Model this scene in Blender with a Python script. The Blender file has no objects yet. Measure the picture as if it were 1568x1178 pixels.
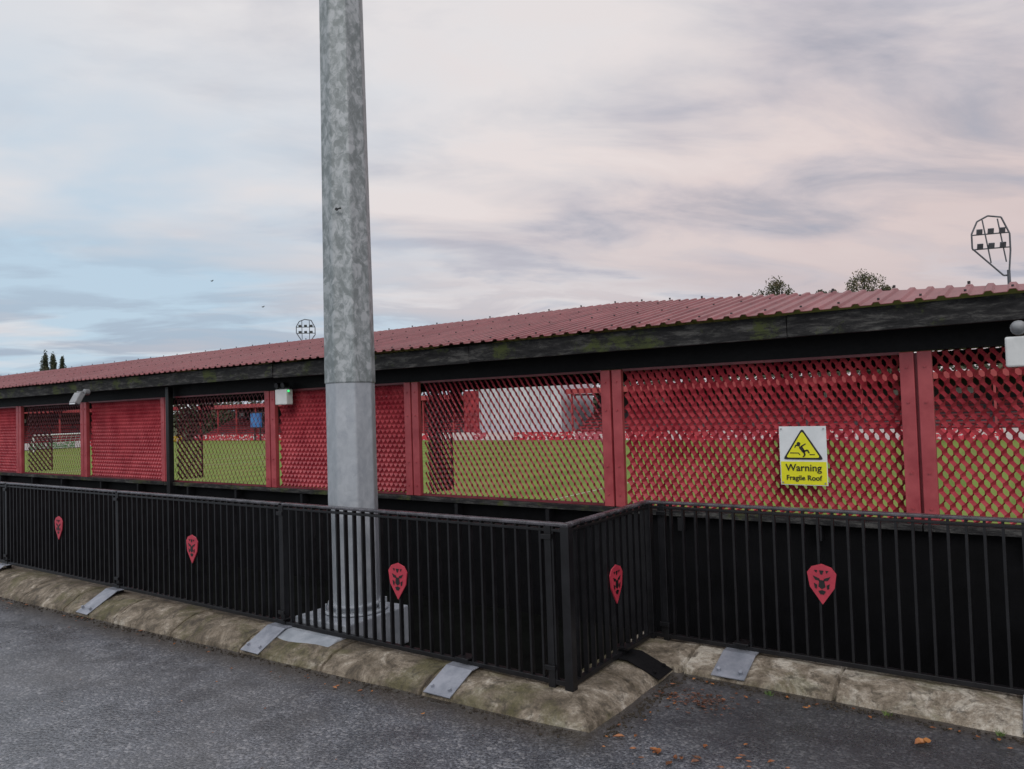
import bpy, bmesh, math, random
from mathutils import Vector, Matrix, noise
random.seed(7)
scene=bpy.context.scene
scene.view_settings.view_transform='Standard'
scene.view_settings.look='None'
scene.view_settings.exposure=0

# ---------------------------------------------------------------- materials
def nodes_of(name):
    m=bpy.data.materials.new(name); m.use_nodes=True
    nt=m.node_tree; b=nt.nodes['Principled BSDF']
    return m,nt,b
def mk(nt,t,**kw):
    n=nt.nodes.new(t)
    for k,v in kw.items(): setattr(n,k,v)
    return n
def ramp(nt,fac,stops):
    r=mk(nt,'ShaderNodeValToRGB')
    els=r.color_ramp.elements
    while len(els)<len(stops): els.new(0.5)
    for e,(p,c) in zip(els,stops):
        e.position=p; e.color=(c[0],c[1],c[2],1)
    nt.links.new(fac,r.inputs[0]); return r.outputs[0]
def noise_n(nt,vec,scale,detail=4,rough=.6,dist=0):
    n=mk(nt,'ShaderNodeTexNoise'); n.inputs['Scale'].default_value=scale
    n.inputs['Detail'].default_value=detail; n.inputs['Roughness'].default_value=rough
    n.inputs['Distortion'].default_value=dist
    nt.links.new(vec,n.inputs['Vector']); return n.outputs['Fac']
def pos(nt):
    g=mk(nt,'ShaderNodeNewGeometry'); return g.outputs['Position']
def mixc(nt,f,a,b,mode='MIX'):
    m=mk(nt,'ShaderNodeMix',data_type='RGBA',blend_type=mode)
    if isinstance(f,(int,float)): m.inputs[0].default_value=f
    else: nt.links.new(f,m.inputs[0])
    for s,v in ((6,a),(7,b)):
        if isinstance(v,tuple): m.inputs[s].default_value=(v[0],v[1],v[2],1)
        else: nt.links.new(v,m.inputs[s])
    return m.outputs[2]
def math_n(nt,op,a,b=0.0,c=0.0,clamp=False):
    m=mk(nt,'ShaderNodeMath',operation=op,use_clamp=clamp)
    for i,v in enumerate((a,b,c)):
        if isinstance(v,(int,float)): m.inputs[i].default_value=v
        else: nt.links.new(v,m.inputs[i])
    return m.outputs[0]
def bump(nt,b,h,strength=.3,dist=.01):
    n=mk(nt,'ShaderNodeBump'); n.inputs['Strength'].default_value=strength
    n.inputs['Distance'].default_value=dist
    nt.links.new(h,n.inputs['Height']); nt.links.new(n.outputs[0],b.inputs['Normal'])
def simple(name,c1,c2,scale=6,rough=.5,metal=0,bs=.15,bd=.003,bscale=None,rv=.15,lo=.35,hi=.65,spec=.5):
    m,nt,b=nodes_of(name); p=pos(nt)
    n=noise_n(nt,p,scale,5,.65)
    nt.links.new(ramp(nt,n,[(lo,c1),(hi,c2)]),b.inputs['Base Color'])
    n2=noise_n(nt,p,(bscale or scale*6),3)
    r=math_n(nt,'MULTIPLY_ADD',n2,rv*2,rough-rv)
    nt.links.new(r,b.inputs['Roughness'])
    b.inputs['Metallic'].default_value=metal
    b.inputs['Specular IOR Level'].default_value=spec
    bump(nt,b,n2,bs,bd)
    return m

M={}
M['black']=simple('black_paint',(.004,.004,.005),(.010,.010,.012),9,.36,0,.25,.002,60,spec=.4)
M['blackwall']=simple('black_cladding',(.0015,.0015,.002),(.004,.004,.005),3,.65,0,.2,.003,40,spec=.12)
M['beam']=simple('black_beam_paint',(.002,.002,.003),(.006,.006,.007),3,.6,0,.2,.003,40,spec=.2)
M['handrail']=simple('sheen_tinted_handrail',(.014,.014,.017),(.08,.076,.09),14,.28,0,.2,.002,60,spec=.8)  # lavender-grey sheen of the top rail mixed into its black base colour
M['red']=simple('red_post_paint',(.29,.037,.047),(.40,.07,.08),5,.42,0,.15,.002,40)
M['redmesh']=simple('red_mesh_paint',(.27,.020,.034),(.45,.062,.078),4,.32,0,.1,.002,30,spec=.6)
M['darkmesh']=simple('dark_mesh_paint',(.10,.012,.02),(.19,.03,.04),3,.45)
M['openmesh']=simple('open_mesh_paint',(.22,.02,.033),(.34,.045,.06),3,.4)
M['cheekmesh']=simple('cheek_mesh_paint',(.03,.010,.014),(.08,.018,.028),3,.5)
M['galv']=simple('galvanised_plate',(.20,.22,.26),(.33,.35,.40),8,.45,.35,.2,.002,50)
M['plinth']=simple('grey_plinth_concrete',(.20,.225,.255),(.33,.355,.395),5,.7,0,.4,.006,40)
M['greyplastic']=simple('grey_lamp_casing',(.2,.21,.22),(.3,.31,.32),8,.5)
M['whitebox']=simple('offwhite_casing',(.52,.54,.54),(.64,.66,.66),6,.45)
M['crest']=simple('crest_red',(.36,.03,.055),(.45,.045,.07),10,.4)
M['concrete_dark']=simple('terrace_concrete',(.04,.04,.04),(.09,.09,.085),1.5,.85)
M['white']=simple('white_cladding',(.44,.44,.50),(.60,.59,.64),.3,.6)
M['seat']=simple('red_seats',(.16,.014,.02),(.42,.035,.05),1.2,.6)
M['tread']=simple('concrete_treads',(.05,.035,.04),(.12,.10,.11),.8,.8)
M['farroof']=simple('far_roof_red',(.28,.035,.045),(.38,.06,.065),.4,.5)
M['fardark']=simple('far_dark_steel',(.012,.012,.015),(.04,.035,.04),.4,.7)
M['tower']=simple('tower_steel',(.05,.06,.075),(.09,.10,.12),.7,.5)
M['signwhite']=simple('sign_white',(.62,.66,.68),(.72,.75,.77),6,.35)
M['signyellow']=simple('sign_yellow',(.68,.66,.01),(.76,.74,.02),6,.35)
M['signblack']=simple('sign_black',(.006,.006,.006),(.012,.012,.012),6,.4)
M['blue']=simple('screen_blue',(.03,.12,.35),(.06,.2,.5),.5,.4)
M['line']=simple('pitch_paint',(.25,.33,.18),(.5,.55,.42),.8,.8)
M['deck']=simple('bitumen_deck',(.002,.002,.002),(.005,.006,.005),2,.9,spec=.06)
M['bark']=simple('tree_bark',(.04,.03,.022),(.09,.07,.05),3,.9)
M['soil']=simple('soil_debris',(.02,.016,.012),(.05,.038,.025),30,.9,0,.6,.01,80)

def foliage(name,a,b_,c):
    m,nt,b=nodes_of(name); n=noise_n(nt,pos(nt),.9,3)
    nt.links.new(ramp(nt,n,[(.35,a),(.5,b_),(.66,c)]),b.inputs['Base Color'])
    b.inputs['Roughness'].default_value=.75; return m
M['leaf']=foliage('autumn_foliage',(.03,.038,.018),(.06,.065,.028),(.13,.10,.045))
M['leafdark']=foliage('dark_foliage',(.018,.026,.014),(.036,.048,.022),(.07,.068,.03))

# red profiled roof sheet
m,nt,b=nodes_of('red_roof_sheet'); p=pos(nt)
mp=mk(nt,'ShaderNodeMapping'); mp.inputs['Scale'].default_value=(5,.7,.7); nt.links.new(p,mp.inputs[0])
a=noise_n(nt,mp.outputs[0],1.5,6,.7); g=noise_n(nt,p,.6,5,.6); f2=noise_n(nt,p,22,4,.7)
c=ramp(nt,a,[(.35,(.13,.026,.03)),(.5,(.19,.046,.05)),(.65,(.26,.075,.08))])
c=mixc(nt,math_n(nt,'MULTIPLY',ramp(nt,g,[(.42,(0,0,0)),(.62,(1,1,1))]),.45),c,(.25,.10,.10))
c=mixc(nt,math_n(nt,'MULTIPLY',ramp(nt,f2,[(.53,(0,0,0)),(.70,(1,1,1))]),.55),c,(.055,.035,.028))
nt.links.new(c,b.inputs['Base Color']); b.inputs['Roughness'].default_value=.5; bump(nt,b,f2,.2,.003); M['roofred']=m

# moss stained fascia board
m,nt,b=nodes_of('weathered_fascia'); p=pos(nt)
mp=mk(nt,'ShaderNodeMapping'); mp.inputs['Scale'].default_value=(1.3,6,6); nt.links.new(p,mp.inputs[0])
a=noise_n(nt,mp.outputs[0],3.0,8,.78,.3); g=noise_n(nt,p,2.1,6,.78)
c=ramp(nt,a,[(.36,(.005,.005,.006)),(.50,(.018,.018,.019)),(.64,(.085,.084,.08))])
gm=math_n(nt,'MULTIPLY',ramp(nt,g,[(.52,(0,0,0)),(.59,(1,1,1))]),.9)
gm=math_n(nt,'MULTIPLY',gm,ramp(nt,a,[(.40,(.1,.1,.1)),(.54,(1,1,1))]))
c=mixc(nt,gm,c,(.052,.066,.016))
nt.links.new(c,b.inputs['Base Color']); b.inputs['Roughness'].default_value=.78
b.inputs['Specular IOR Level'].default_value=.3
bump(nt,b,a,.7,.014); M['fascia']=m

# galvanised mast (mottled zinc)
def zinc(name,c1,c2,c3,contrast):
    m,nt,b=nodes_of(name); p=pos(nt)
    mp=mk(nt,'ShaderNodeMapping'); mp.inputs['Scale'].default_value=(1,1,.7); nt.links.new(p,mp.inputs[0])
    n=noise_n(nt,mp.outputs[0],14,8,.7,.7)
    v=mk(nt,'ShaderNodeTexVoronoi'); v.inputs['Scale'].default_value=24; nt.links.new(mp.outputs[0],v.inputs[0])
    sp=mk(nt,'ShaderNodeSeparateColor'); nt.links.new(v.outputs['Color'],sp.inputs[0])
    f=math_n(nt,'MULTIPLY_ADD',sp.outputs[0],.13,math_n(nt,'SUBTRACT',n,.065))
    col=ramp(nt,f,[(.5-contrast,c1),(.5,c2),(.5+contrast,c3)])
    big=noise_n(nt,p,1.2,4)
    col=mixc(nt,math_n(nt,'MULTIPLY',big,.3),col,(.24,.27,.27))
    nt.links.new(col,b.inputs['Base Color'])
    b.inputs['Metallic'].default_value=.15
    nt.links.new(math_n(nt,'MULTIPLY_ADD',n,.3,.35),b.inputs['Roughness'])
    bump(nt,b,n,.1,.003); return m
M['mast']=zinc('mottled_zinc',(.15,.175,.18),(.24,.27,.28),(.39,.42,.44),.11)
M['mast2']=zinc('smooth_zinc',(.29,.32,.36),(.345,.375,.415),(.41,.44,.48),.18)

# kerb concrete
m,nt,b=nodes_of('mossy_kerb_concrete'); p=pos(nt)
n1=noise_n(nt,p,4.5,9,.75,.5); n2=noise_n(nt,p,55,6,.7); n3=noise_n(nt,p,1.9,6,.7,.4); n4=noise_n(nt,p,14,6,.7,.5)
g=mk(nt,'ShaderNodeNewGeometry'); sx_=mk(nt,'ShaderNodeSeparateXYZ'); nt.links.new(g.outputs['Position'],sx_.inputs[0])
right=math_n(nt,'MULTIPLY_ADD',sx_.outputs[0],.5,1.6,clamp=True)   # shifts kerb colour lighter towards the set-back length
n1b=math_n(nt,'MULTIPLY_ADD',right,.09,n1)
c=ramp(nt,n1b,[(.36,(.05,.04,.028)),(.47,(.125,.10,.07)),(.57,(.25,.21,.16)),(.68,(.50,.46,.39))])
c=mixc(nt,math_n(nt,'MULTIPLY',ramp(nt,n3,[(.50,(0,0,0)),(.60,(1,1,1))]),.6),c,(.085,.082,.026))
c=mixc(nt,math_n(nt,'MULTIPLY',ramp(nt,n4,[(.52,(0,0,0)),(.64,(1,1,1))]),.7),c,(.045,.037,.026))
c=mixc(nt,math_n(nt,'MULTIPLY',ramp(nt,n2,[(.5,(0,0,0)),(.72,(1,1,1))]),.6),c,(.03,.026,.02))
nt.links.new(c,b.inputs['Base Color']); b.inputs['Roughness'].default_value=.8
bump(nt,b,math_n(nt,'ADD',n2,n4),.9,.014); M['kerb']=m

# wet asphalt
m,nt,b=nodes_of('wet_asphalt'); p=pos(nt)
big=noise_n(nt,p,.55,5,.6,.3); mid=noise_n(nt,p,3.5,6,.65); fine=noise_n(nt,p,75,3,.75)
v=mk(nt,'ShaderNodeTexVoronoi'); v.inputs['Scale'].default_value=62; nt.links.new(p,v.inputs[0])
sp=mk(nt,'ShaderNodeSeparateColor'); nt.links.new(v.outputs['Color'],sp.inputs[0])
xyz=mk(nt,'ShaderNodeSeparateXYZ'); nt.links.new(p,xyz.inputs[0])
c=ramp(nt,fine,[(.33,(.026,.029,.035)),(.5,(.085,.091,.105)),(.70,(.25,.26,.29))])
c=mixc(nt,math_n(nt,'MULTIPLY',ramp(nt,sp.outputs[0],[(.78,(0,0,0)),(.95,(1,1,1))]),.6),c,(.32,.32,.33))
c=mixc(nt,math_n(nt,'MULTIPLY',ramp(nt,mid,[(.4,(1,1,1)),(.6,(0,0,0))]),.5),c,(.034,.037,.043))
c=mixc(nt,math_n(nt,'MULTIPLY',ramp(nt,big,[(.5,(0,0,0)),(.66,(1,1,1))]),.25),c,(.10,.092,.085))
patch=math_n(nt,'MULTIPLY',math_n(nt,'MULTIPLY_ADD',xyz.outputs[0],1.6,3.4,clamp=True),math_n(nt,'MULTIPLY_ADD',math_n(nt,'MULTIPLY_ADD',mid,.5,xyz.outputs[1]),3.0,-11.2,clamp=True))
c=mixc(nt,math_n(nt,'MULTIPLY',patch,.6),c,(.022,.024,.026))
ed=math_n(nt,'MULTIPLY_ADD',math_n(nt,'MULTIPLY_ADD',mid,.5,math_n(nt,'MULTIPLY_ADD',xyz.outputs[0],-.013,xyz.outputs[1])),4.5,-15.6,clamp=True)
lft=math_n(nt,'MULTIPLY_ADD',xyz.outputs[0],-4.0,-7.0,clamp=True)
ed2=math_n(nt,'MULTIPLY_ADD',math_n(nt,'MULTIPLY_ADD',mid,.35,xyz.outputs[1]),6.0,-27.6,clamp=True)
edge=math_n(nt,'MAXIMUM',math_n(nt,'MULTIPLY',ed,lft),ed2)
c=mixc(nt,math_n(nt,'MULTIPLY',edge,.75),c,(.035,.027,.018))
nt.links.new(c,b.inputs['Base Color'])
r=ramp(nt,math_n(nt,'ADD',math_n(nt,'MULTIPLY',big,.6),math_n(nt,'MULTIPLY',mid,.4)),[(.40,(.18,.18,.18)),(.58,(.46,.46,.46))])
nt.links.new(r,b.inputs['Roughness'])
b.inputs['Specular IOR Level'].default_value=.85
h=math_n(nt,'ADD',math_n(nt,'MULTIPLY',v.outputs['Distance'],-1.0),math_n(nt,'MULTIPLY',fine,.6))
bump(nt,b,h,.5,.005); M['asphalt']=m

# pitch grass
m,nt,b=nodes_of('pitch_grass'); p=pos(nt)
w=mk(nt,'ShaderNodeTexWave',wave_type='BANDS',bands_direction='X'); w.inputs['Scale'].default_value=.09; w.inputs['Distortion'].default_value=.3
nt.links.new(p,w.inputs[0]); n=noise_n(nt,p,.25,7,.7); n2=noise_n(nt,p,6,4)
c=ramp(nt,w.outputs['Fac'],[(.42,(.115,.170,.034)),(.58,(.15,.21,.042))])
c=mixc(nt,math_n(nt,'MULTIPLY',ramp(nt,n,[(.4,(0,0,0)),(.65,(1,1,1))]),.6),c,(.19,.205,.065))
nt.links.new(c,b.inputs['Base Color']); b.inputs['Roughness'].default_value=.9; b.inputs['Specular IOR Level'].default_value=.1
bump(nt,b,n2,.5,.03); M['pitch']=m
M['land']=simple('surrounding_land',(.04,.05,.02),(.08,.08,.04),.05,.95,spec=.1)

def boards_mat(name,sc,cols):
    m,nt,b=nodes_of(name); p=pos(nt)
    mp=mk(nt,'ShaderNodeMapping'); mp.inputs['Scale'].default_value=sc; nt.links.new(p,mp.inputs[0])
    v=mk(nt,'ShaderNodeTexVoronoi'); v.inputs['Scale'].default_value=1; v.inputs['Randomness'].default_value=.5; nt.links.new(mp.outputs[0],v.inputs[0])
    sp=mk(nt,'ShaderNodeSeparateColor'); nt.links.new(v.outputs['Color'],sp.inputs[0])
    r=mk(nt,'ShaderNodeValToRGB'); r.color_ramp.interpolation='CONSTANT'
    e=r.color_ramp.elements
    while len(e)<len(cols): e.new(.5)
    for q,(pp,cc) in zip(e,cols): q.position=pp; q.color=(*cc,1)
    nt.links.new(sp.outputs[0],r.inputs[0])
    mp2=mk(nt,'ShaderNodeMapping'); mp2.inputs['Scale'].default_value=(1.6,1.6,3); nt.links.new(p,mp2.inputs[0])
    t=noise_n(nt,mp2.outputs[0],1.1,2)
    c=mixc(nt,ramp(nt,t,[(.55,(0,0,0)),(.57,(1,1,1))]),r.outputs[0],(.62,.56,.58))
    nt.links.new(c,b.inputs['Base Color']); b.inputs['Roughness'].default_value=.5
    return m
M['boards']=boards_mat('advert_boards',(.22,.01,.01),[(0,(.5,.03,.05)),(.3,(.58,.50,.53)),(.40,(.55,.05,.08)),(.6,(.45,.08,.12)),(.8,(.6,.5,.52)),(.88,(.5,.03,.06))])
M['boards2']=boards_mat('advert_boards_end',(.01,.2,.01),[(0,(.5,.03,.05)),(.25,(.65,.62,.64)),(.42,(.55,.05,.08)),(.6,(.6,.12,.16)),(.74,(.08,.25,.1)),(.8,(.65,.62,.6)),(.9,(.5,.35,.03))])

m,nt,b=nodes_of('fallen_leaf'); n=noise_n(nt,pos(nt),11,3)
nt.links.new(ramp(nt,n,[(.35,(.05,.024,.012)),(.5,(.22,.075,.025)),(.65,(.38,.16,.05))]),b.inputs['Base Color'])
b.inputs['Roughness'].default_value=.45; M['fallen']=m
m,nt,b=nodes_of('lit_green_led'); b.inputs['Base Color'].default_value=(.02,.5,.1,1)
b.inputs['Emission Color'].default_value=(.05,1,.25,1); b.inputs['Emission Strength'].default_value=1.0; M['led']=m
m,nt,b=nodes_of('lamp_glass'); b.inputs['Base Color'].default_value=(.5,.52,.55,1); b.inputs['Roughness'].default_value=.15; M['glass']=m

# ---------------------------------------------------------------- mesh builder
class B:
    def __init__(s): s.bm=bmesh.new()
    def box(s,c,d,rot=None):
        mat=Matrix.Translation(Vector(c))@(rot.to_4x4() if rot else Matrix())@Matrix.Diagonal((d[0],d[1],d[2],1))
        bmesh.ops.create_cube(s.bm,size=1,matrix=mat); return s
    def b2(s,lo,hi): return s.box([(a+b)/2 for a,b in zip(lo,hi)],[abs(b-a) for a,b in zip(lo,hi)])
    def cyl(s,p0,p1,r0,r1=None,n=10):
        p0=Vector(p0);p1=Vector(p1);r1=r0 if r1 is None else r1
        d=p1-p0; q=d.to_track_quat('Z','Y').to_matrix().to_4x4()
        bmesh.ops.create_cone(s.bm,cap_ends=True,segments=n,radius1=r0,radius2=r1,depth=d.length,matrix=Matrix.Translation((p0+p1)/2)@q); return s
    def poly(s,pts):
        vs=[s.bm.verts.new(p) for p in pts]; s.bm.faces.new(vs); return s
    def extr(s,pts,off):
        off=Vector(off); a=[s.bm.verts.new(p) for p in pts]; b_=[s.bm.verts.new(Vector(p)+off) for p in pts]
        n=len(pts); s.bm.faces.new(a); s.bm.faces.new(b_[::-1])
        for i in range(n): s.bm.faces.new((a[i],b_[i],b_[(i+1)%n],a[(i+1)%n]))
        return s
    def sphere(s,c,r,sc=(1,1,1)):
        bmesh.ops.create_uvsphere(s.bm,u_segments=14,v_segments=9,radius=r,matrix=Matrix.Translation(c)@Matrix.Diagonal((*sc,1))); return s
    def done(s,name,mat,parent=None,smooth=False,bevel=0):
        me=bpy.data.meshes.new(name); bmesh.ops.recalc_face_normals(s.bm,faces=s.bm.faces) 
        s.bm.to_mesh(me); s.bm.free()
        o=bpy.data.objects.new(name,me); scene.collection.objects.link(o)
        me.materials.append(M[mat] if isinstance(mat,str) else mat)
        if smooth:
            for f in me.polygons: f.use_smooth=True
        if bevel:
            md=o.modifiers.new('bevel','BEVEL'); md.width=bevel; md.segments=2; md.limit_method='ANGLE'
        if parent: o.parent=parent
        return o
def empty(name):
    e=bpy.data.objects.new(name,None); scene.collection.objects.link(e); return e

# ---------------------------------------------------------------- layout constants
YR=3.771; XA=-2.275; YB=4.90       # railing line, outer corner, set-back line
YW=6.0; X0=-0.66; BAY=2.41          # back wall of stand
GP=-2.5                              # pitch level
def gz(x): return 0.0 if x>-2 else max(.014*(x+2),-.2)

B().poly([(-1500,-1500,GP-.25),(1500,-1500,GP-.25),(1500,1500,GP-.25),(-1500,1500,GP-.25)]).done('ground','land')
bb=B(); bm=bb.bm
xs=[-60,-40,-30]+[-24+.4*i for i in range(0,70)]+[6,12,30,60]; ys=[-60,-30,-15,-8,-4]+[-2+.29*i for i in range(0,21)]+[4.3,4.75]
grid={}
for i,x in enumerate(xs):
    for j,y in enumerate(ys):
        z=gz(x)+ (noise.noise(Vector((x*.5,y*.5,0)))*.012 if y<3.3 else 0)
        grid[i,j]=bm.verts.new((x,y,z))
for i in range(len(xs)-1):
    for j in range(len(ys)-1):
        if xs[i]<-2.3 and ys[j]>=3.7: continue
        bm.faces.new((grid[i,j],grid[i+1,j],grid[i+1,j+1],grid[i,j+1]))
bb.done('asphalt_car_park','asphalt',smooth=True)
B().b2((-42,3.85,-2.6),(9,5.98,-.23)).done('bitumen_flat_roof','deck')

# ---------------------------------------------------------------- kerb
def kerb():
    bb=B(); bm=bb.bm
    A=Vector((XA,YR)); Bp=Vector((XA,YB))
    segs=[(Vector((-34,YR)),A),(A,Bp),(Bp,Vector((8,YB)))]
    prof=[(.285,-.10),(.285,.0),(.27,.030),(.19,.066),(.105,.090),(.05,.095),(0,.095),(-.12,.090),(-.14,.07),(-.14,-.30)]
    rings=[]
    for a,b_ in segs:
        L=(b_-a).length
        n=int(L/.09)
        base=[i*L/n for i in range(n+1)]
        joints=[L-k*.915 if a.x<-10 else k*.915+.35 for k in range(0,60)]
        joints=[j for j in joints if .05<j<L-.05]
        s=[(t,0) for t in base if all(abs(t-j)>.02 for j in joints)]
        for j in joints: s+= [(j-.012,0),(j-.004,1),(j+.004,1),(j+.012,0)]
        s.sort()
        for t,g in s:
            p=a.lerp(b_,t/L)
            corner=(a.x<-10 and t>=L-1e-6) or (b_.x>5 and t<=1e-6) or (b_ is Bp and (t<=1e-6 or t>=L-1e-6))
            if corner: ov=Vector((1,-1))*(.93 if p.y<4 else 1.05)
            elif b_ is Bp: ov=Vector((1,0))
            else: ov=Vector((0,-1))
            ring=[]
            tilt=noise.noise(Vector((round((L-t)/.915-.5)*7.3,a.y,1)))*.009
            for k,(oo,zz) in enumerate(prof):
                o2=oo
                if k<3 and p.x<XA: o2=oo+min(.1,.013*(XA-p.x))
                if p.y>4.85 and k<3: o2+=.03
                base_z=gz(p.x)
                z=zz+ (base_z if zz<.05 else base_z*.3)+tilt
                q=Vector((p.x,p.y))+ov*o2
                j=noise.noise(Vector((q.x*3,q.y*3,k*1.7)))*.010+noise.noise(Vector((q.x*14,q.y*14,k)))*.009
                if g and 0<k<9: q=q-ov*.018; z-=.018
                ring.append(bm.verts.new((q.x+ov.x*j,q.y+ov.y*j,z+j*.6)))
            rings.append(ring)
    for r0,r1 in zip(rings,rings[1:]):
        for k in range(len(prof)-1):
            if (r0[k].co-r1[k].co).length<1e-6 and (r0[k+1].co-r1[k+1].co).length<1e-6: continue
            bm.faces.new((r0[k],r1[k],r1[k+1],r0[k+1]))
    return bb.done('concrete_kerb','kerb',smooth=False)
kerb()

# ---------------------------------------------------------------- railing
rail=empty('metal_railing')
zt=1.045; zb=.125
bars=B(); frame=B(); hand=B(); plates=B()
def railrun(p0,p1,skip=.05,sp=.088):
    p0=Vector(p0);p1=Vector(p1); d=(p1-p0); L=d.length; d.normalize(); n=int(L/sp)
    al=abs(d.x)>.5
    for i in range(1,n):
        q=p0+d*(i*L/n+random.uniform(-.0015,.0015))
        bars.box((q.x,q.y,(zt+zb)/2),(.014,.03,zt-zb) if al else (.03,.014,zt-zb),Matrix.Rotation(random.uniform(-.002,.002),3,'Y' if al else 'X'))
    c=(p0+p1)/2
    e=.03
    sx,sy=(L+e,.036) if al else (.036,L+e)
    frame.box((c.x,c.y,zb),(sx,sy,.030))
    frame.box((c.x,c.y,zt-.028),((sx-.03) if al else .036,.036 if al else sy-.03,.018))
    hand.box((c.x,c.y,zt+.006),((L+.05) if al else .054,.054 if al else L-.06,.020))
def post(x,y,s=.05): frame.box((x,y,(zt+.08)/2+.003),(s,s,zt-.09))
px=[XA,-4.87,-7.37,-9.9,-12.42,-14.95,-17.5,-20.0,-22.5,-25]
for a,b_ in zip(px,px[1:]): railrun((b_,YR),(a,YR))
for x in px[1:]: post(x,YR)
post(XA,YR,.056); post(XA-.12,YR,.045)
railrun((XA,YR),(XA,YB)); post(XA,YB,.054); 
rx=[XA,.02,2.5,5.0]
for a,b_ in zip(rx,rx[1:]): railrun((a,YB),(b_,YB))
for x in rx[1:]: post(x,YB)
post(-2.16,YB,.04)
for x in px[1:]+[XA-.12]:
    for z in (.98,.21): frame.box((x,YR-.032,z),(.07,.02,.03))
for x in (-2.16,.02,2.5):
    for z in (.98,.21): frame.box((x,YB-.032,z),(.07,.02,.03))
def foot(x,y,out):
    out=Vector(out); lat=Vector((-out.y,out.x))
    zz=gz(x)
    frame.box((x,y,.11),(.045,.045,.09))
    frame.box((x+out.x*.01,y+out.y*.01,.160),(.10,.10,.012))
    w=.105; e=min(.1,.013*max(0,XA-x))+(.03 if y>4.8 else 0)
    pr=[(-.06,.112),(.085,.112),(.300+e,.030+zz)]
    for i in range(2):
        (o0,z0),(o1,z1)=pr[i],pr[i+1]
        q=[Vector((x,y,0))+Vector((out.x*o+lat.x*s*w,out.y*o+lat.y*s*w,z)) for o,z,s in ((o0,z0,-1),(o1,z1,-1),(o1,z1,1),(o0,z0,1))]
        plates.poly(q)
    for s in (-1,1):
        p=Vector((x,y,0))+Vector((out.x*(.25+e)+lat.x*s*.07,out.y*(.25+e)+lat.y*s*.07,.050+zz*.8))
        plates.cyl(p,p+Vector((out.x*.008,out.y*.008,.016)),.010,n=6)
for x in [-3.05]+px[1:]: foot(x,YR,(0,-1))
for x in (-1.625,.0,1.2,2.5): foot(x,YB,(0,-1))
bars.done('balusters','black',rail); frame.done('frame','black',rail,bevel=.003); hand.done('handrail','handrail',rail,bevel=.006)
o=plates.done('anchor_plates','galv',rail); sd=o.modifiers.new('s','SOLIDIFY'); sd.thickness=.006; sd.offset=0
plates=B(); frame=B(); foot(XA,4.44,(1,0)); frame.done('side_foot','black',rail)
o=plates.done('side_anchor_plate','beam',rail); sd=o.modifiers.new('s','SOLIDIFY'); sd.thickness=.006; sd.offset=0

def crest(x,y,z,rotz):
    e=empty('lion_crest_plaque'); W=.172;H=.25
    sh=[(-.5,.27),(-.34,.42),(-.12,.47),(0,.5),(.12,.47),(.34,.42),(.5,.27),(.42,-.08),(0,-.5),(-.42,-.08)]
    B().extr([(a*W,0,b_*H) for a,b_ in sh],(0,.008,0)).done('shield','crest',e)
    k=B()
    blk=[[(-.30,.20),(-.08,.14),(-.06,.08),(-.22,.10)],[(.30,.20),(.08,.14),(.06,.08),(.22,.10)],
         [(-.08,.34),(.08,.34),(.03,.24),(-.03,.24)],[(-.08,.10),(.08,.10),(.12,-.06),(0,-.12),(-.12,-.06)],
         [(-.27,.02),(-.16,-.02),(-.18,-.12),(-.24,-.10)],[(.27,.02),(.16,-.02),(.18,-.12),(.24,-.10)],
         [(-.13,-.17),(0,-.14),(.13,-.17),(.06,-.25),(-.06,-.25)],[(-.25,.34),(-.14,.34),(-.17,.27)],[(.25,.34),(.14,.34),(.17,.27)]]
    for p in blk: k.extr([(a*W,-.003,b_*H) for a,b_ in p],(0,.002,0))
    k.done('lion_face','signblack',e)
    e.location=(x,y,z); e.rotation_euler=(0,0,rotz)
for x,z in ((-3.62,.585),(-6.09,.60),(-8.58,.62),(-11.1,.61),(-13.6,.61)): crest(x,YR-.028,z,0)
crest(XA+.028,4.335,.59,math.radians(90)); crest(-1.11,YB-.028,.60,0); crest(1.3,YB-.028,.60,0)

# ---------------------------------------------------------------- floodlight mast
mast=empty('floodlight_mast'); mx,my=-4.50,4.17
def octa(z0,z1,r0,r1,mat,name,n=8,ph=None):
    bb=B(); bm=bb.bm; ph=math.radians(12) if ph is None else ph
    a=[];b_=[]
    for i in range(n):
        t=ph+i*2*math.pi/n
        a.append(bm.verts.new((mx+r0*math.cos(t),my+r0*math.sin(t),z0))); b_.append(bm.verts.new((mx+r1*math.cos(t),my+r1*math.sin(t),z1)))
    bm.faces.new(a[::-1]); bm.faces.new(b_)
    for i in range(n): bm.faces.new((a[i],a[(i+1)%n],b_[(i+1)%n],b_[i]))
    return bb.done(name,mat,mast,bevel=.012)
octa(.20,2.02,.203,.199,'mast2','base_sleeve')
octa(1.985,14,.2065,.10,'mast','shaft')
octa(.23,.26,.222,.222,'mast2','collar',16)
octa(.182,.205,.26,.26,'mast2','flange',16)
bb=B(); bb.b2((mx-.29,3.80,-.12),(mx+.29,my+.30,.180))
bb.extr([(mx-.29,3.797,-.1),(mx-.29,3.797,.106),(mx-.29,3.715,.106),(mx-.29,3.60,.060),(mx-.29,3.60,-.1)],(.58,0,0)); bb.done('plinth','plinth',mast,bevel=.010)
bo=B()
for i in range(8):
    t=i*math.pi/4+.2; bo.cyl((mx+.238*math.cos(t),my+.238*math.sin(t),.20),(mx+.238*math.cos(t),my+.238*math.sin(t),.25),.014,n=6)
bo.done('anchor_bolts','mast2',mast)
bo=B(); bo.cyl((mx+.10,my-.19,3.35),(mx+.105,my-.200,3.35),.012,n=10); bo.box((mx+.125,my-.195,3.35),(.05,.010,.010))
bo.done('cable_eyelet','signblack',mast)
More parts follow.
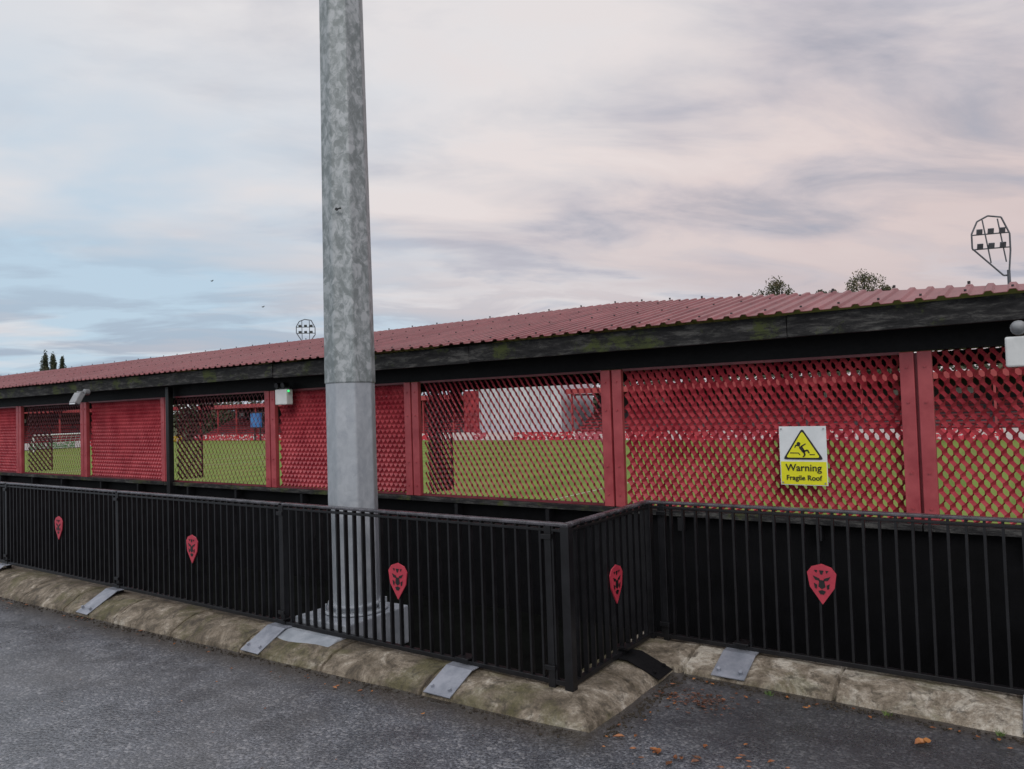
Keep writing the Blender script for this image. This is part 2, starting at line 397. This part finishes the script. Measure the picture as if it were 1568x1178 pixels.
def flood_head(name,loc,w,h,rot,par=None,thick=.07,bx=0):
    bb=B()
    pts=[(-.05*w,.5*h),(.30*w,.46*h),(.5*w,.18*h),(.5*w,-.10*h),((bx+.07)*w,-.5*h),((bx-.07)*w,-.5*h),(-.5*w,-.02*h),(-.5*w,.22*h),(-.34*w,.42*h)]
    for i in range(len(pts)):
        a=pts[i];c=pts[(i+1)%len(pts)]
        bb.cyl((a[0],0,a[1]),(c[0],0,c[1]),thick,n=6)
    for xx in (-.2,.2): bb.cyl((xx*w,0,.44*h),(xx*w+bx*w*.5,0,-.28*h),thick*.8,n=6)
    for zz in (.20,-.04):
        bb.cyl((-.5*w,0,zz*h),(.5*w,0,zz*h),thick*.8,n=6)
        for xx in (-.30,.0,.30): bb.box((xx*w,-.15,zz*h+.04*h),(.15*w,.25,.09*h),Matrix.Rotation(.4,3,'X'))
    o=bb.done(name,'tower',par); o.location=loc; o.rotation_euler=(0,0,rot); return o
h=flood_head('lamp_frame',(mx,my,15.5),3,4,.3,mast)
def tower(x,y,zc,w,h,rot,off=0,bx=0):
    e=empty('floodlight_tower')
    flood_head('lamp_frame',(x,y,zc),w,h,rot,e,thick=w*.025,bx=bx)
    B().cyl((x+off,y+.2,GP-.2),(x+off,y+.2,zc-h*.42),.28,.17,12).done('mast',"tower",e)
tower(-100.6,83.4,15.7,3.1,4.4,.75)
tower(-3.0,101.3,18.6,3.8,7.0,.3,1.55,.36)

# ---------------------------------------------------------------- near stand
st=empty('football_stand')
XL=-42; XE=.86
S=.2126; ZE=2.405; YE=5.70
def roofz(y): return ZE+S*(y-YE)
YRG=8.95; ZRG=roofz(YRG); XH=-4.4; XT=.45
def farY(X): return YRG if X<XH else YRG-(X-XH)*(YRG-YE)/(XT-XH)
def corr(front):
    bb=B(); bm=bb.bm; prof=[(0,0),(.045,0),(.058,.017),(.092,.017),(.105,0)]; pitch=.13
    top=[];bot=[]
    x=XL
    while x<XE+.1:
        for dx,dz in prof:
            X=x+dx
            if X>XE+.09: break
            yr=max(YE-.02,farY(X))
            dzj=dz+noise.noise(Vector((X*.7,0,0)))*.005
            yb=YE-.10+noise.noise(Vector((math.floor(X/1.04)*3.1,4,0)))*.025
            if front:
                bot.append(bm.verts.new((X,yb,roofz(yb)+dzj))); top.append(bm.verts.new((X,yr,roofz(yr)+dzj)))
            else:
                y2=2*YRG-YE+.1
                bot.append(bm.verts.new((X,y2,roofz(YE-.1)+dzj))); yy=min(y2-.01,2*YRG-yr); top.append(bm.verts.new((X,yy,ZRG-S*(yy-YRG)+dzj)))
        x+=pitch
    for i in range(len(top)-1):
        bm.faces.new((bot[i],bot[i+1],top[i+1],top[i]))
    return bb
o=corr(True).done('roof_front_slope','roofred',st); sd=o.modifiers.new('s','SOLIDIFY'); sd.thickness=.004
o=corr(False).done('roof_rear_slope','roofred',st)
B().poly([(XT,YE-.02,ZE-.012),(XH,YRG,ZRG-.012),(XT,2*YRG-YE,ZE-.012)]).done('roof_hip_end','roofred',st)
sc=B()
x=XL+.075; k=0
while x<XE:
    yr=farY(x)
    for y in (YE+.02,YE+1.1,YE+2.2):
        if y<yr-.05: sc.cyl((x,y,roofz(y)+.016),(x,y,roofz(y)+.028),.009,n=6)
    if yr>YE+.3 and k%2==0: sc.cyl((x,yr-.06,roofz(yr)+.01),(x,yr-.06,roofz(yr)+.030),.011,n=6)
    x+=.26; k+=1
sc.done('roof_screws','fardark',st)
bb=B(); x=XE+.08; random.seed(3)
while x>XL:
    L=random.choice([2.4,3.6,3.0]); x2=max(XL,x-L); dz=random.uniform(-.008,.008); dy=random.uniform(-.008,.008)
    bb.b2((x2+.003,YE-.03+dy,2.205+dz),(x-.003,YE+.012+dy,2.372+dz)); x=x2
bb.done('fascia_board','fascia',st,bevel=.004)
bb=B(); bb.b2((XL,YE+.015,2.23),(XE,YW+.15,2.262)); bb.b2((XL,YW-.02,2.065),(XE,YW+.12,2.228)); bb.b2((XL,YE+.022,2.264),(XE,YE+.05,2.375))
y2=2*YRG-YE
bb.b2((XL,y2-.12,2.15),(XE,y2-.04,2.36)); bb.b2((XE-.04,YW+.13,2.08),(XE+.02,y2-.2,2.36))
bb.b2((XL,YRG-.06,2.82),(XH,YRG+.06,3.03))
for x in (.78,-13.5,-23.4,-33): bb.box((x,y2-.2,0-.1),(.12,.12,4.4))
for i in range(17):
    x=X0-BAY*i
    if x<XH:
        bb.box((x,(YW+YRG)/2+.1,(2.3+3.0)/2),(.07,3.0,.1),Matrix.Rotation(math.atan(S),3,'X'))
        bb.box((x,(y2-.2+YRG)/2+.1,(2.3+3.0)/2),(.07,3.0,.1),Matrix.Rotation(-math.atan(S),3,'X'))
bb.done('black_beams','beam',st)
bb=B(); bb.b2((XL,YW,-2.6),(XE,YW+.14,.80)); bb.b2((XE-.12,YW+.14,-2.6),(XE,y2,.8)); bb.done('lower_wall','blackwall',st)
bb=B(); b3=B()
for i in range(18):
    xa=XE if i==0 else X0-BAY*(i-1); xb=X0-BAY*i
    bb.b2((xb+.004,YW-.09,.795),(xa-.004,YW+.16,.842))
    b3.b2((xb+.6,YW-.10,.68),(xb+.64,YW-.002,.79)); b3.b2((xb+1.7,YW-.10,.68),(xb+1.74,YW-.002,.79))
bb.done('sill','fascia',st,bevel=.004); b3.done('sill_brackets','black',st)
bb=B()
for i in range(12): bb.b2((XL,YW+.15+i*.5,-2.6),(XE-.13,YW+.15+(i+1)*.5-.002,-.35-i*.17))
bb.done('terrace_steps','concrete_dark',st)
posts=B(); bolts=B()
for i in range(18):
    x=X0-BAY*i
    for s in (-1,1): posts.box((x+s*.056,YW-.035,1.452),(.092,.05,1.215))
    posts.box((x,YW-.004,1.452),(.19,.012,1.2))
    for zz in (.95,1.2,1.7,1.95):
        for s in (-1,1): bolts.cyl((x+s*.056,YW-.07,zz),(x+s*.056,YW-.058,zz),.008,n=6)
posts.done('red_posts','red',st,bevel=.004); bolts.done('post_bolts','red',st)
# expanded metal screens: alternately swept, canted strands joined at the bonds
def expanded(bb,xa,xb,z0,z1,wx,wy,p=.070,hh=.054,y=YW+.03,swap=None):
    bm=bb.bm; n=max(2,int(round((xb-xa)/(p/2)))) 
    for i in range(n):
        xc=xa+(i+.5)*(xb-xa)/n; z=z0; prev=None
        ph=i%2
        while z<z1-1e-4:
            for fr,sg,wf in ((0,1,1.25),(.10,.92,1.1),(.25,0,.9),(.40,-.92,1.1),(.5,-1,1.25),(.60,-.92,1.1),(.75,0,.9),(.90,.92,1.1)):
                zz=z+fr*2*hh
                if zz>z1+1e-6: zz=z1
                s=sg*(1 if ph else -1)
                bow=noise.noise(Vector((xc*.9,zz*1.3,3)))*.014
                xo=s*p/4*.96
                roll=.006*math.sin((fr*2+ .5)*math.pi*2)+bow
                wX=wx*wf/2; wY=wy*wf/2
                P0=(xc+xo-wX,y-wY+roll,zz-.006); P1=(xc+xo+wX,y+wY+roll,zz+.006)
                if swap is not None: P0=(swap+P0[1]-y,P0[0],P0[2]); P1=(swap+P1[1]-y,P1[0],P1[2])
                a=bm.verts.new(P0); c=bm.verts.new(P1)
                if prev: bm.faces.new((prev[0],prev[1],c,a))
                prev=(a,c)
                if zz>=z1: break
            z+=2*hh
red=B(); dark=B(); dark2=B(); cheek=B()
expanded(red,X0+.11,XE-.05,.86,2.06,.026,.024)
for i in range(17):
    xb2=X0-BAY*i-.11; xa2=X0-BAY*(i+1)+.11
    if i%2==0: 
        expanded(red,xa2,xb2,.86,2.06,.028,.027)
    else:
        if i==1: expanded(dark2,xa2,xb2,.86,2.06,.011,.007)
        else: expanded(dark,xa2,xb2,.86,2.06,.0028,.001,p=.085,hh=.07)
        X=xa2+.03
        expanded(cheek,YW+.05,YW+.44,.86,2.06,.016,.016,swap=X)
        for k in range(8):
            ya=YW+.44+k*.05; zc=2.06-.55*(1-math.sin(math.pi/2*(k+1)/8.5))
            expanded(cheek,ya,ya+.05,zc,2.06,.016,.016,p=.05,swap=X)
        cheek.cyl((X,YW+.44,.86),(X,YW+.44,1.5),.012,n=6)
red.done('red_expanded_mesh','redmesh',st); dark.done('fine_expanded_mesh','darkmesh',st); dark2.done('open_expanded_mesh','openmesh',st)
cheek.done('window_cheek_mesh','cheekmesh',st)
bb=B()
for i in range(17):
    xa=(X0-BAY*i)-.105; xb=(X0-BAY*(i+1))+.105
    for z in (.853,2.055):
        bb.b2((xb,YW-.03,z-.010),(xa,YW+.0,z+.010))
bb.b2((X0+.105,YW-.03,.843),(XE,YW,.863)); 
bb.done('mesh_edge_trim','darkmesh',st)
B().b2((-10.14,5.86,-.1),(-10.06,5.94,2.205)).done('downpipe','black',st,bevel=.01)

# ---------------------------------------------------------------- fittings
e=empty('security_light'); lx=-11.95
bb=B(); bb.box((lx,5.50,2.10),(.20,.08,.18),Matrix.Rotation(-.5,3,'X')); bb.box((lx,5.6,2.20),(.04,.2,.03)); bb.cyl((lx,5.68,2.20),(lx,5.60,2.20),.05,n=10)
bb.done('casing','greyplastic',e,bevel=.01)
B().box((lx,5.458,2.075),(.17,.01,.14),Matrix.Rotation(-.5,3,'X')).done('glass','glass',e)
e=empty('emergency_light'); lx=-7.50
bb=B(); bb.box((lx,5.86,1.97),(.22,.10,.19)); bb.done('battery_box','whitebox',e,bevel=.012)
bb=B()
for s in (-.07,.05): bb.cyl((lx+s,5.80,2.11),(lx+s,5.88,2.12),.035,.03,12)
bb.box((lx+.02,5.87,2.08),(.2,.03,.03)); bb.done('twin_lamps','black',e)
B().sphere((lx+.14,5.82,2.04),.014).done('status_led','led',e)
e=empty('security_camera')
bb=B(); bb.box((-.01,5.60,2.0),(.22,.09,.19)); bb.done('junction_box','whitebox',e,bevel=.012)
bb=B(); bb.cyl((-.045,5.66,2.15),(-.045,5.58,2.15),.045,n=16); bb.sphere((-.045,5.56,2.155),.042,(1,1,.9)); bb.box((.0,5.6,2.105),(.03,.03,.04)); bb.done('lens_housing','greyplastic',e,smooth=True)

sg=empty('warning_sign'); sx,sy,szc=-1.445,5.925,1.315
W=.345;H=.45
def sb(name,mat,pts,lay):
    y=sy-.003*lay
    return B().extr([(sx+a,y,szc+b_) for a,b_ in pts],(0,.0025,0)).done(name,mat,sg)
sb('panel','signwhite',[(-W/2,-H/2),(W/2,-H/2),(W/2,H/2),(-W/2,H/2)],0)
sb('yellow_band','signyellow',[(-W/2+.006,-H/2+.006),(W/2-.006,-H/2+.006),(W/2-.006,-.045),(-W/2+.006,-.045)],1)
def rtri(cx,cy,w,h,r):
    out=[]
    P=[(cx,cy+h),(cx-w,cy),(cx+w,cy)]
    for i in range(3):
        p=Vector(P[i]);a=Vector(P[i-1]);c=Vector(P[(i+1)%3])
        for q in ((p+(a-p).normalized()*r),(p+((a-p).normalized()+(c-p).normalized())*r*.28),(p+(c-p).normalized()*r)): out.append((q.x,q.y))
    return out
sb('triangle_border','signblack',rtri(0,-.028,.148,.238,.02),2)
sb('triangle','signyellow',rtri(0,-.014,.124,.202,.016),3)
fig=B()
def limb(a,c,w):
    a=Vector(a);c=Vector(c);d=(c-a).normalized();n=Vector((-d.y,d.x))*w/2
    fig.extr([(sx+q.x,sy-.012,szc+q.y) for q in (a-n,c-n*.8,c+n*.8,a+n)],(0,.002,0))
# figure pitched backwards through the broken roof line, arms flung up, legs below
limb((-.016,.070),(.010,.030),.027); limb((-.018,.074),(-.048,.082),.010); limb((-.048,.082),(-.056,.062),.009); limb((-.008,.072),(.024,.092),.010)
limb((.006,.034),(.036,.044),.014); limb((.036,.044),(.048,.020),.012); limb((.010,.030),(.016,.006),.014); limb((.016,.006),(.002,-.008),.011)
limb((-.092,.022),(-.030,.022),.007); limb((.050,.010),(.088,.010),.007); limb((-.030,.022),(-.020,.006),.006)
fig.cyl((sx-.028,sy-.012,szc+.092),(sx-.028,sy-.010,szc+.092),.014,n=12)
fig.done('falling_figure','signblack',sg)
def text(body,size,z):
    cu=bpy.data.curves.new('txt','FONT'); cu.body=body; cu.size=size; cu.align_x='CENTER'; cu.extrude=.001; cu.offset=.0008
    o=bpy.data.objects.new('lettering',cu); scene.collection.objects.link(o); o.location=(sx,sy-.0065,szc+z); o.rotation_euler=(math.radians(90),0,0)
    o.data.materials.append(M['signblack']); o.parent=sg
text('Warning',.075,-.115); text('Fragile Roof',.053,-.185)
bo=B()
for a in (-.155,.155):
    for c in (-.205,.205): bo.cyl((sx+a,sy-.004,szc+c),(sx+a,sy-.0105,szc+c),.006,n=8)
bo.done('fixings','greyplastic',sg)

# ---------------------------------------------------------------- pitch and far side
B().poly([(-127,12.2,GP),(40,12.2,GP),(40,80,GP),(-127,80,GP)]).done('football_pitch','pitch')
bb=B(); z=GP+.006
def ln(x0,y0,x1,y1): bb.poly([(x0,y0,z),(x1,y0,z),(x1,y1,z),(x0,y1,z)])
ln(-118,74,-18,74.12); ln(-118,15,-18,15.12); ln(-118,15,-117.88,74); ln(-18.12,15,-18,74); ln(-68,15,-67.88,74)
ln(-117.8,24,-101.5,24.12); ln(-117.8,65,-101.5,65.12); ln(-101.62,24.2,-101.5,65)
for i in range(48):
    a=i*math.pi/24; a2=(i+1)*math.pi/24
    bb.poly([(-68+r*math.cos(t),44.5+r*math.sin(t),z+.004) for r,t in ((9.1,a),(9.22,a),(9.22,a2),(9.1,a2))])
bb.done('pitch_markings','line')
def stand(name,L,loc,rot,boards):
    e=empty(name)
    def P(n,m,b_): b_.done(n,m,e)
    P('advert_boards',boards,B().b2((0,0,0),(L,.12,1.05)))
    bb=B(); st_=B()
    for i in range(9): bb.b2((0,1.2+i*.8,-.2),(L,1.98+i*.8,.62+i*.36))
    P('terrace','tread',bb)
    random.seed(int(L)+9)
    for i in range(9):
        x=.3
        while x<L-5:
            w=random.choice([4.6,5.2]); 
            st_.b2((x,1.50+i*.8,.625+i*.36),(x+w,1.62+i*.8,.625+i*.36+.26)); st_.b2((x,1.30+i*.8,.70+i*.36),(x+w,1.497+i*.8,.76+i*.36))
            x+=5.6
    P('seat_rows','seat',st_)
    P('rear_wall','fardark',B().b2((0,8.6,0),(L,8.9,5.8)))
    bb=B(); bb.extr([(0,.6,6.05),(0,9.2,5.8),(0,9.2,5.95),(0,.6,6.2)],(L,0,0)); bb.b2((0,.45,5.75),(L,.58,6.4))
    P('roof','farroof',bb)
    bb=B(); x=.5
    while x<L: bb.box((x,1.0,3.0),(.2,.2,5.9)); bb.box((x,5,5.65),(.15,8,.2)); x+=5.6
    P('columns','farroof',bb)
    bb=B(); x=2
    random.seed(int(L))
    while x<L:
        w=random.uniform(.8,2.2); 
        if random.random()<.5: bb.b2((x,8.4,4.3),(x+w,8.55,4.9))
        x+=w+random.uniform(2,6)
    P('rear_windows','white',bb)
    e.location=loc; e.rotation_euler=(0,0,rot)
stand('covered_stand',63,(-129,80.2,GP),0,'boards')
stand('covered_stand',80,(-48,80.2,GP),0,'boards')
stand('covered_stand',66,(-129.5,12,GP),math.radians(90),'boards2')
wb=empty('white_clubhouse')
bb=B(); bb.b2((-62.5,81.5,GP),(-49.3,90,5.0)); bb.done('walls','white',wb)
bb=B()
for i in range(8): bb.b2((-62.3+i*1.63,81.44,-1.2),(-62.24+i*1.63,81.497,4.9))
bb.b2((-62.6,81.3,5.01),(-49.2,90.1,5.16)); bb.done('cladding_joints_and_coping','greyplastic',wb)
B().b2((-65.9,80.2,GP),(-48.1,80.32,GP+1.05)).done('advert_boards','boards')
bb=B(); bb.b2((-65.6,82,GP),(-62.9,90,4.3)); bb.done('brick_outbuilding','seat')
e=empty('scoreboard'); B().b2((-110.6,79.3,-.2),(-107.9,79.6,2.2)).done('screen','blue',e)
bb=B(); 
for x in (-110,-108.5): bb.box((x,79.7,-1.0),(.2,.2,3.0))
bb.b2((-110.8,79.62,-.4),(-107.7,79.8,2.4)); bb.done('frame','fardark',e)
e=empty('football_goal'); bb=B()
gx=-118
bb.cyl((gx,48.3,GP),(gx,48.3,GP+2.44),.09); bb.cyl((gx,55.6,GP),(gx,55.6,GP+2.44),.09); bb.cyl((gx,48.3,GP+2.44),(gx,55.6,GP+2.44),.09)
for y in (48.3,55.6): bb.cyl((gx,y,GP+2.44),(gx-1.8,y,GP),.04)
for i in range(12): bb.cyl((gx,48.3+i*.66,GP+2.44),(gx-1.8,48.3+i*.66,GP),.022,n=4)
for i in range(1,6): bb.cyl((gx-.3*i,48.3,GP+2.44-.4*i),(gx-.3*i,55.6,GP+2.44-.4*i),.022,n=4)
bb.done('frame_and_net','signwhite',e)

# ---------------------------------------------------------------- trees
def leaves(bb,c,R,n,size,flat=1.0):
    bm=bb.bm
    for _ in range(n):
        d=Vector((random.gauss(0,1),random.gauss(0,1),random.gauss(0,1))).normalized()*(random.random()**.45)
        p=Vector(c)+Vector((d.x*R[0],d.y*R[1],d.z*R[2]))
        s=size*random.uniform(.5,1.3)
        u=Vector((random.gauss(0,1),random.gauss(0,1),random.gauss(0,1))).normalized(); v=u.orthogonal().normalized()
        vs=[bm.verts.new(p+u*s),bm.verts.new(p+v*s*.6),bm.verts.new(p-u*s),bm.verts.new(p-v*s*.6)]
        bm.faces.new(vs)
def tree(x,y,h,cw,seed,mat='leaf',crown0=.35,slim=1,name='broadleaf_tree'):
    random.seed(seed); e=empty(name); base=GP-.25
    tr=B(); tr.cyl((x,y,base),(x+.2,y,base+h*.55),h*.022,h*.013,8); tr.cyl((x+.2,y,base+h*.55),(x,y,base+h*.93),h*.013,h*.003,6)
    lf=B()
    n=60
    for i in range(n):
        t=crown0+(1-crown0)*((i+.5)/n); a=i*2.4+random.random()
        q01=(t-crown0)/(1-crown0)
        prof=math.sqrt(max(0,1-max(0,2*q01*.93-.86)**2)) if slim==1 else min(1,2.2*(1-q01)**.7)
        rr=cw/2*prof*random.uniform(.2,1)
        c=Vector((x+rr*math.cos(a),y+rr*math.sin(a),base+h*(t-.04)+random.uniform(-.3,.3)))
        tr.cyl((x+.1,y,base+h*max(crown0*.8,t-.2)),c,h*.005,h*.002,5)
        if slim==1:
            q=cw*random.uniform(.10,.19); leaves(lf,c,(q,q,q*.75),120,.17)
        else:
            q=.18*cw; leaves(lf,c,(q,q,q*3.2),90,.15)
    tr.done('trunk_and_limbs','bark',e); lf.done('crown',mat,e)
def place(px,py,d):
    u=(px-784)-(py-589)*.0314; v=(py-589)+(px-784)*.0314
    t=d/1137; return (-.572*d+.82*u*t, .82*d+.572*u*t, 1.75+(36-v)*t)
for px,py,d,cw,s in ((1191,427,120,8.8,1),(1325,417,118,9.2,2),(1358,434,122,5.5,5),(1258,443,135,6,3),(1279,443,135,6,4)):
    X,Y,Z=place(px,py,d); tree(X,Y,Z-(GP-.25)+.5,cw,s,'leaf' if s!=3 else 'leafdark')
for px,py,d,cw,s in ((68,542,150,2.4,11),(80,544,150,2.2,12),(94,547,152,1.8,13)):
    X,Y,Z=place(px,py,d); tree(X,Y,Z-(GP-.25)+.4,cw,s,'leafdark',.25,2,name='poplar_tree')
random.seed(5)
lf=B()
for i in range(150):
    x=-165+i*1.45; leaves(lf,(x,98+random.uniform(-2,3),2.2+random.uniform(-1,1)+ (1.6 if x>-60 else 0)),(2.6,2,3.4+random.uniform(0,1.2)),90,.42)
for i in range(50):
    y=5+i*1.9; leaves(lf,(-146+random.uniform(-2,2),y,2.5+random.uniform(-1,1)),(2,2.6,3.6),80,.42)
lf.done('distant_treeline','leafdark')
B().b2((-165,101,GP-.2),(60,103,3.0)).done('hedge_bank','leafdark')

# ---------------------------------------------------------------- fallen leaves and debris
random.seed(21)
lb=B(); bm=lb.bm
def leafat(x,y,z,s):
    a=random.uniform(0,6.28); ca,sa=math.cos(a),math.sin(a); cu=random.uniform(.05,.35)*s; tl=random.uniform(-.3,.3)
    pts=[(-1,0,0),(-.45,.42,1),(.1,.55,1.1),(.55,.3,.7),(1,0,.2),(.55,-.3,.7),(.1,-.5,1),(-.45,-.4,.9)]
    vs=[]
    for px_,py_,pz in pts:
        X=px_*s*random.uniform(.85,1.1);Y=py_*s*random.uniform(.7,1.2)
        vs.append(bm.verts.new((x+X*ca-Y*sa,y+X*sa+Y*ca,z+.004+pz*cu+abs(X*tl))))
    c=bm.verts.new((x,y,z+.004))
    for i in range(8): bm.faces.new((c,vs[i],vs[(i+1)%8]))
for _ in range(12): leafat(-1.52+random.gauss(0,.13),3.46+random.gauss(0,.04),gz(0)+.006,random.uniform(.018,.034))
for _ in range(10): leafat(-1.25+random.gauss(0,.2),3.62+random.gauss(0,.08),.006,random.uniform(.014,.028))
leafat(-.52,4.22,.008,.05); leafat(-.50,4.24,.02,.035)
for _ in range(46):
    x=random.uniform(-11,-2.2); leafat(x,3.44-.013*(XA-x)-abs(random.gauss(0,.12)),gz(x)+.008,random.uniform(.010,.024))
for _ in range(30):
    x=random.uniform(-1.9,1.0); leafat(x,4.50-abs(random.gauss(0,.10)),.006,random.uniform(.010,.020))
for _ in range(34): leafat(random.uniform(-7,0.5),random.uniform(1.8,3.3),.008,random.uniform(.005,.011))
for _ in range(14): leafat(-1.85+random.gauss(0,.05),random.uniform(3.3,4.5),.01,random.uniform(.012,.022))
lb.done('fallen_leaves','fallen')
lb=B(); bm=lb.bm
for _ in range(130): leafat(-1.66+random.gauss(0,.12),4.17+random.gauss(0,.08),.002+random.random()*.014,random.uniform(.008,.02))
M['wetleaf']=simple('sodden_leaf',(.022,.013,.009),(.14,.05,.025),14,.4)
lb.done('sodden_leaf_pile','wetleaf')
sb_=B()
for _ in range(1300):
    k=random.random()
    if k<.6: x=random.uniform(-12,-2.1); y=3.47-.013*(XA-x)-abs(random.gauss(0,.035)); z=gz(x)
    elif k<.88: x=random.uniform(-1.9,1.5); y=4.55-abs(random.gauss(0,.04)); z=0
    else: x=-1.95+abs(random.gauss(0,.05)); y=random.uniform(3.5,4.5); z=0
    s=random.uniform(.003,.010); sb_.box((x,y,z+s*.4),(s*1.6,s*1.2,s),Matrix.Rotation(random.random()*3,3,'Z'))
sb_.done('kerbside_grit','soil')
wd=B()
for cx,cy in ((-.72,4.53),(-1.35,4.5),(-.2,4.55)):
    for _ in range(16):
        a=random.uniform(0,6.28); l=random.uniform(.015,.035); p=Vector((cx+random.gauss(0,.010),cy+random.gauss(0,.008),gz(cx))); q=p+Vector((math.cos(a)*l*.7,math.sin(a)*l*.5,l)); n=Vector((.003,.001,0))
        wd.poly([p-n,p+n,q])
wd.done('weed_tufts',foliage('weed_green',(.05,.10,.02),(.08,.13,.03),(.12,.17,.04)))
for px,py in ((322,430),(401,470)):
    bd=B()
    X,Y,Z=place(px,py,60); 
    for s in (-1,1): bd.poly([(X,Y,Z),(X+s*.18,Y,Z+.1),(X+s*.1,Y+.1,Z+.03)])
    bd.sphere((X,Y,Z),.05,(1,2,.8))
    bd.done('flying_bird','signblack')

# ---------------------------------------------------------------- sky / light
w=bpy.data.worlds.new('World'); scene.world=w; w.use_nodes=True; nt=w.node_tree
bg=nt.nodes['Background']
tc=mk(nt,'ShaderNodeTexCoord'); d=tc.outputs['Generated']
yaw=math.radians(34.9)
def dot(v):
    n=mk(nt,'ShaderNodeVectorMath',operation='DOT_PRODUCT'); nt.links.new(d,n.inputs[0]); n.inputs[1].default_value=v; return n.outputs['Value']
R=dot((math.cos(yaw),math.sin(yaw),0)); Fv=dot((-math.sin(yaw),math.cos(yaw),0)); Z=dot((0,0,1))
zz=math_n(nt,'ADD',math_n(nt,'MAXIMUM',Z,0.0),.16)
cx=math_n(nt,'DIVIDE',R,zz); cy=math_n(nt,'DIVIDE',Fv,zz)
cmb=mk(nt,'ShaderNodeCombineXYZ'); nt.links.new(math_n(nt,'MULTIPLY',math_n(nt,'ADD',cx,math_n(nt,'MULTIPLY',cy,.12)),.55),cmb.inputs[0]); nt.links.new(math_n(nt,'ADD',cy,math_n(nt,'MULTIPLY',cx,-.22)),cmb.inputs[1])
V=cmb.outputs[0]
def off(v):
    mp=mk(nt,'ShaderNodeMapping'); mp.inputs['Location'].default_value=v; nt.links.new(V,mp.inputs[0]); return mp.outputs[0]
n1=noise_n(nt,V,.9,5,.5,.25)
n2=noise_n(nt,off((7.3,2.1,3)),2.6,6,.56,.4)
n3=noise_n(nt,off((1.3,9.1,5)),.9,5,.55,.3)
dk=math_n(nt,'MULTIPLY_ADD',R,-.13,.028)
f=math_n(nt,'ADD',math_n(nt,'ADD',math_n(nt,'MULTIPLY',n1,.58),math_n(nt,'MULTIPLY',n2,.42)),dk)
cloud=ramp(nt,f,[(.40,(.42,.42,.485)),(.46,(.52,.515,.575)),(.52,(.65,.645,.68)),(.59,(.76,.755,.775))])
pk=math_n(nt,'MULTIPLY',math_n(nt,'MULTIPLY_ADD',R,.9,.66,clamp=True),math_n(nt,'MULTIPLY_ADD',Z,-1.5,1.08,clamp=True))
pk=math_n(nt,'MULTIPLY',pk,math_n(nt,'MULTIPLY_ADD',n2,4.0,-1.40,clamp=True))
cloud=mixc(nt,math_n(nt,'MULTIPLY',pk,.9),cloud,(.84,.67,.62))
sky=mk(nt,'ShaderNodeTexSky',sky_type='NISHITA'); sky.sun_disc=False
sky.sun_elevation=math.radians(14); sky.sun_rotation=math.radians(200); sky.altitude=50
sk=mk(nt,'ShaderNodeVectorMath',operation='SCALE'); nt.links.new(sky.outputs[0],sk.inputs[0]); sk.inputs['Scale'].default_value=.08
gapc=mixc(nt,.85,sk.outputs[0],(.56,.71,.85))
gb=math_n(nt,'MULTIPLY_ADD',R,-1.7,.30,clamp=True); gb=math_n(nt,'MULTIPLY',gb,math_n(nt,'MULTIPLY_ADD',Z,-2.2,1.15,clamp=True))
gf=math_n(nt,'MULTIPLY',gb,ramp(nt,n3,[(.40,(0,0,0)),(.56,(1,1,1))]))
cloud=mixc(nt,math_n(nt,'MULTIPLY',gf,1.5,clamp=True),cloud,gapc)
lowb=math_n(nt,'MULTIPLY',math_n(nt,'MULTIPLY_ADD',Z,-5.0,1.25,clamp=True),ramp(nt,n2,[(.43,(0,0,0)),(.54,(1,1,1))]))
cloud=mixc(nt,math_n(nt,'MULTIPLY',lowb,.8),cloud,mixc(nt,math_n(nt,'MULTIPLY_ADD',R,1.2,.4,clamp=True),(.34,.40,.50),(.46,.41,.45)))
ov=math_n(nt,'MULTIPLY_ADD',math_n(nt,'SUBTRACT',Z,.5,0,clamp=True),1.6,1.0)
bk=math_n(nt,'MULTIPLY_ADD',math_n(nt,'MULTIPLY',Fv,-1.0,0,clamp=True),.3,1.0)
fin=mk(nt,'ShaderNodeVectorMath',operation='SCALE'); nt.links.new(cloud,fin.inputs[0]); nt.links.new(math_n(nt,'MULTIPLY',ov,bk),fin.inputs['Scale'])
nt.links.new(fin.outputs[0],bg.inputs[0]); bg.inputs[1].default_value=1.0
w.cycles.sampling_method='MANUAL'; w.cycles.sample_map_resolution=256
sl=bpy.data.lights.new('sun','SUN'); sl.energy=.9; sl.angle=math.radians(25); sl.color=(1,.95,.9)
so=bpy.data.objects.new('sun',sl); scene.collection.objects.link(so)
sd=Vector((.55,-.75,.6)); so.rotation_euler=sd.to_track_quat('Z','Y').to_euler()

# ---------------------------------------------------------------- camera
cam=bpy.data.cameras.new('camera'); co=bpy.data.objects.new('camera',cam); scene.collection.objects.link(co)
cam.sensor_width=36; cam.lens=36*1137/1568; cam.clip_end=4000; cam.clip_start=.05
p=math.radians(1.8); r=math.radians(1.8)
F0=Vector((-math.sin(yaw),math.cos(yaw),0)); R0=Vector((math.cos(yaw),math.sin(yaw),0)); U0=Vector((0,0,1))
F=F0*math.cos(p)+U0*math.sin(p); U=U0*math.cos(p)-F0*math.sin(p)
U2=U*math.cos(r)+R0*math.sin(r); R2=R0*math.cos(r)-U*math.sin(r)
mt=Matrix((R2,U2,-F)).transposed().to_4x4(); mt.translation=(0,0,1.75); co.matrix_world=mt
scene.camera=co
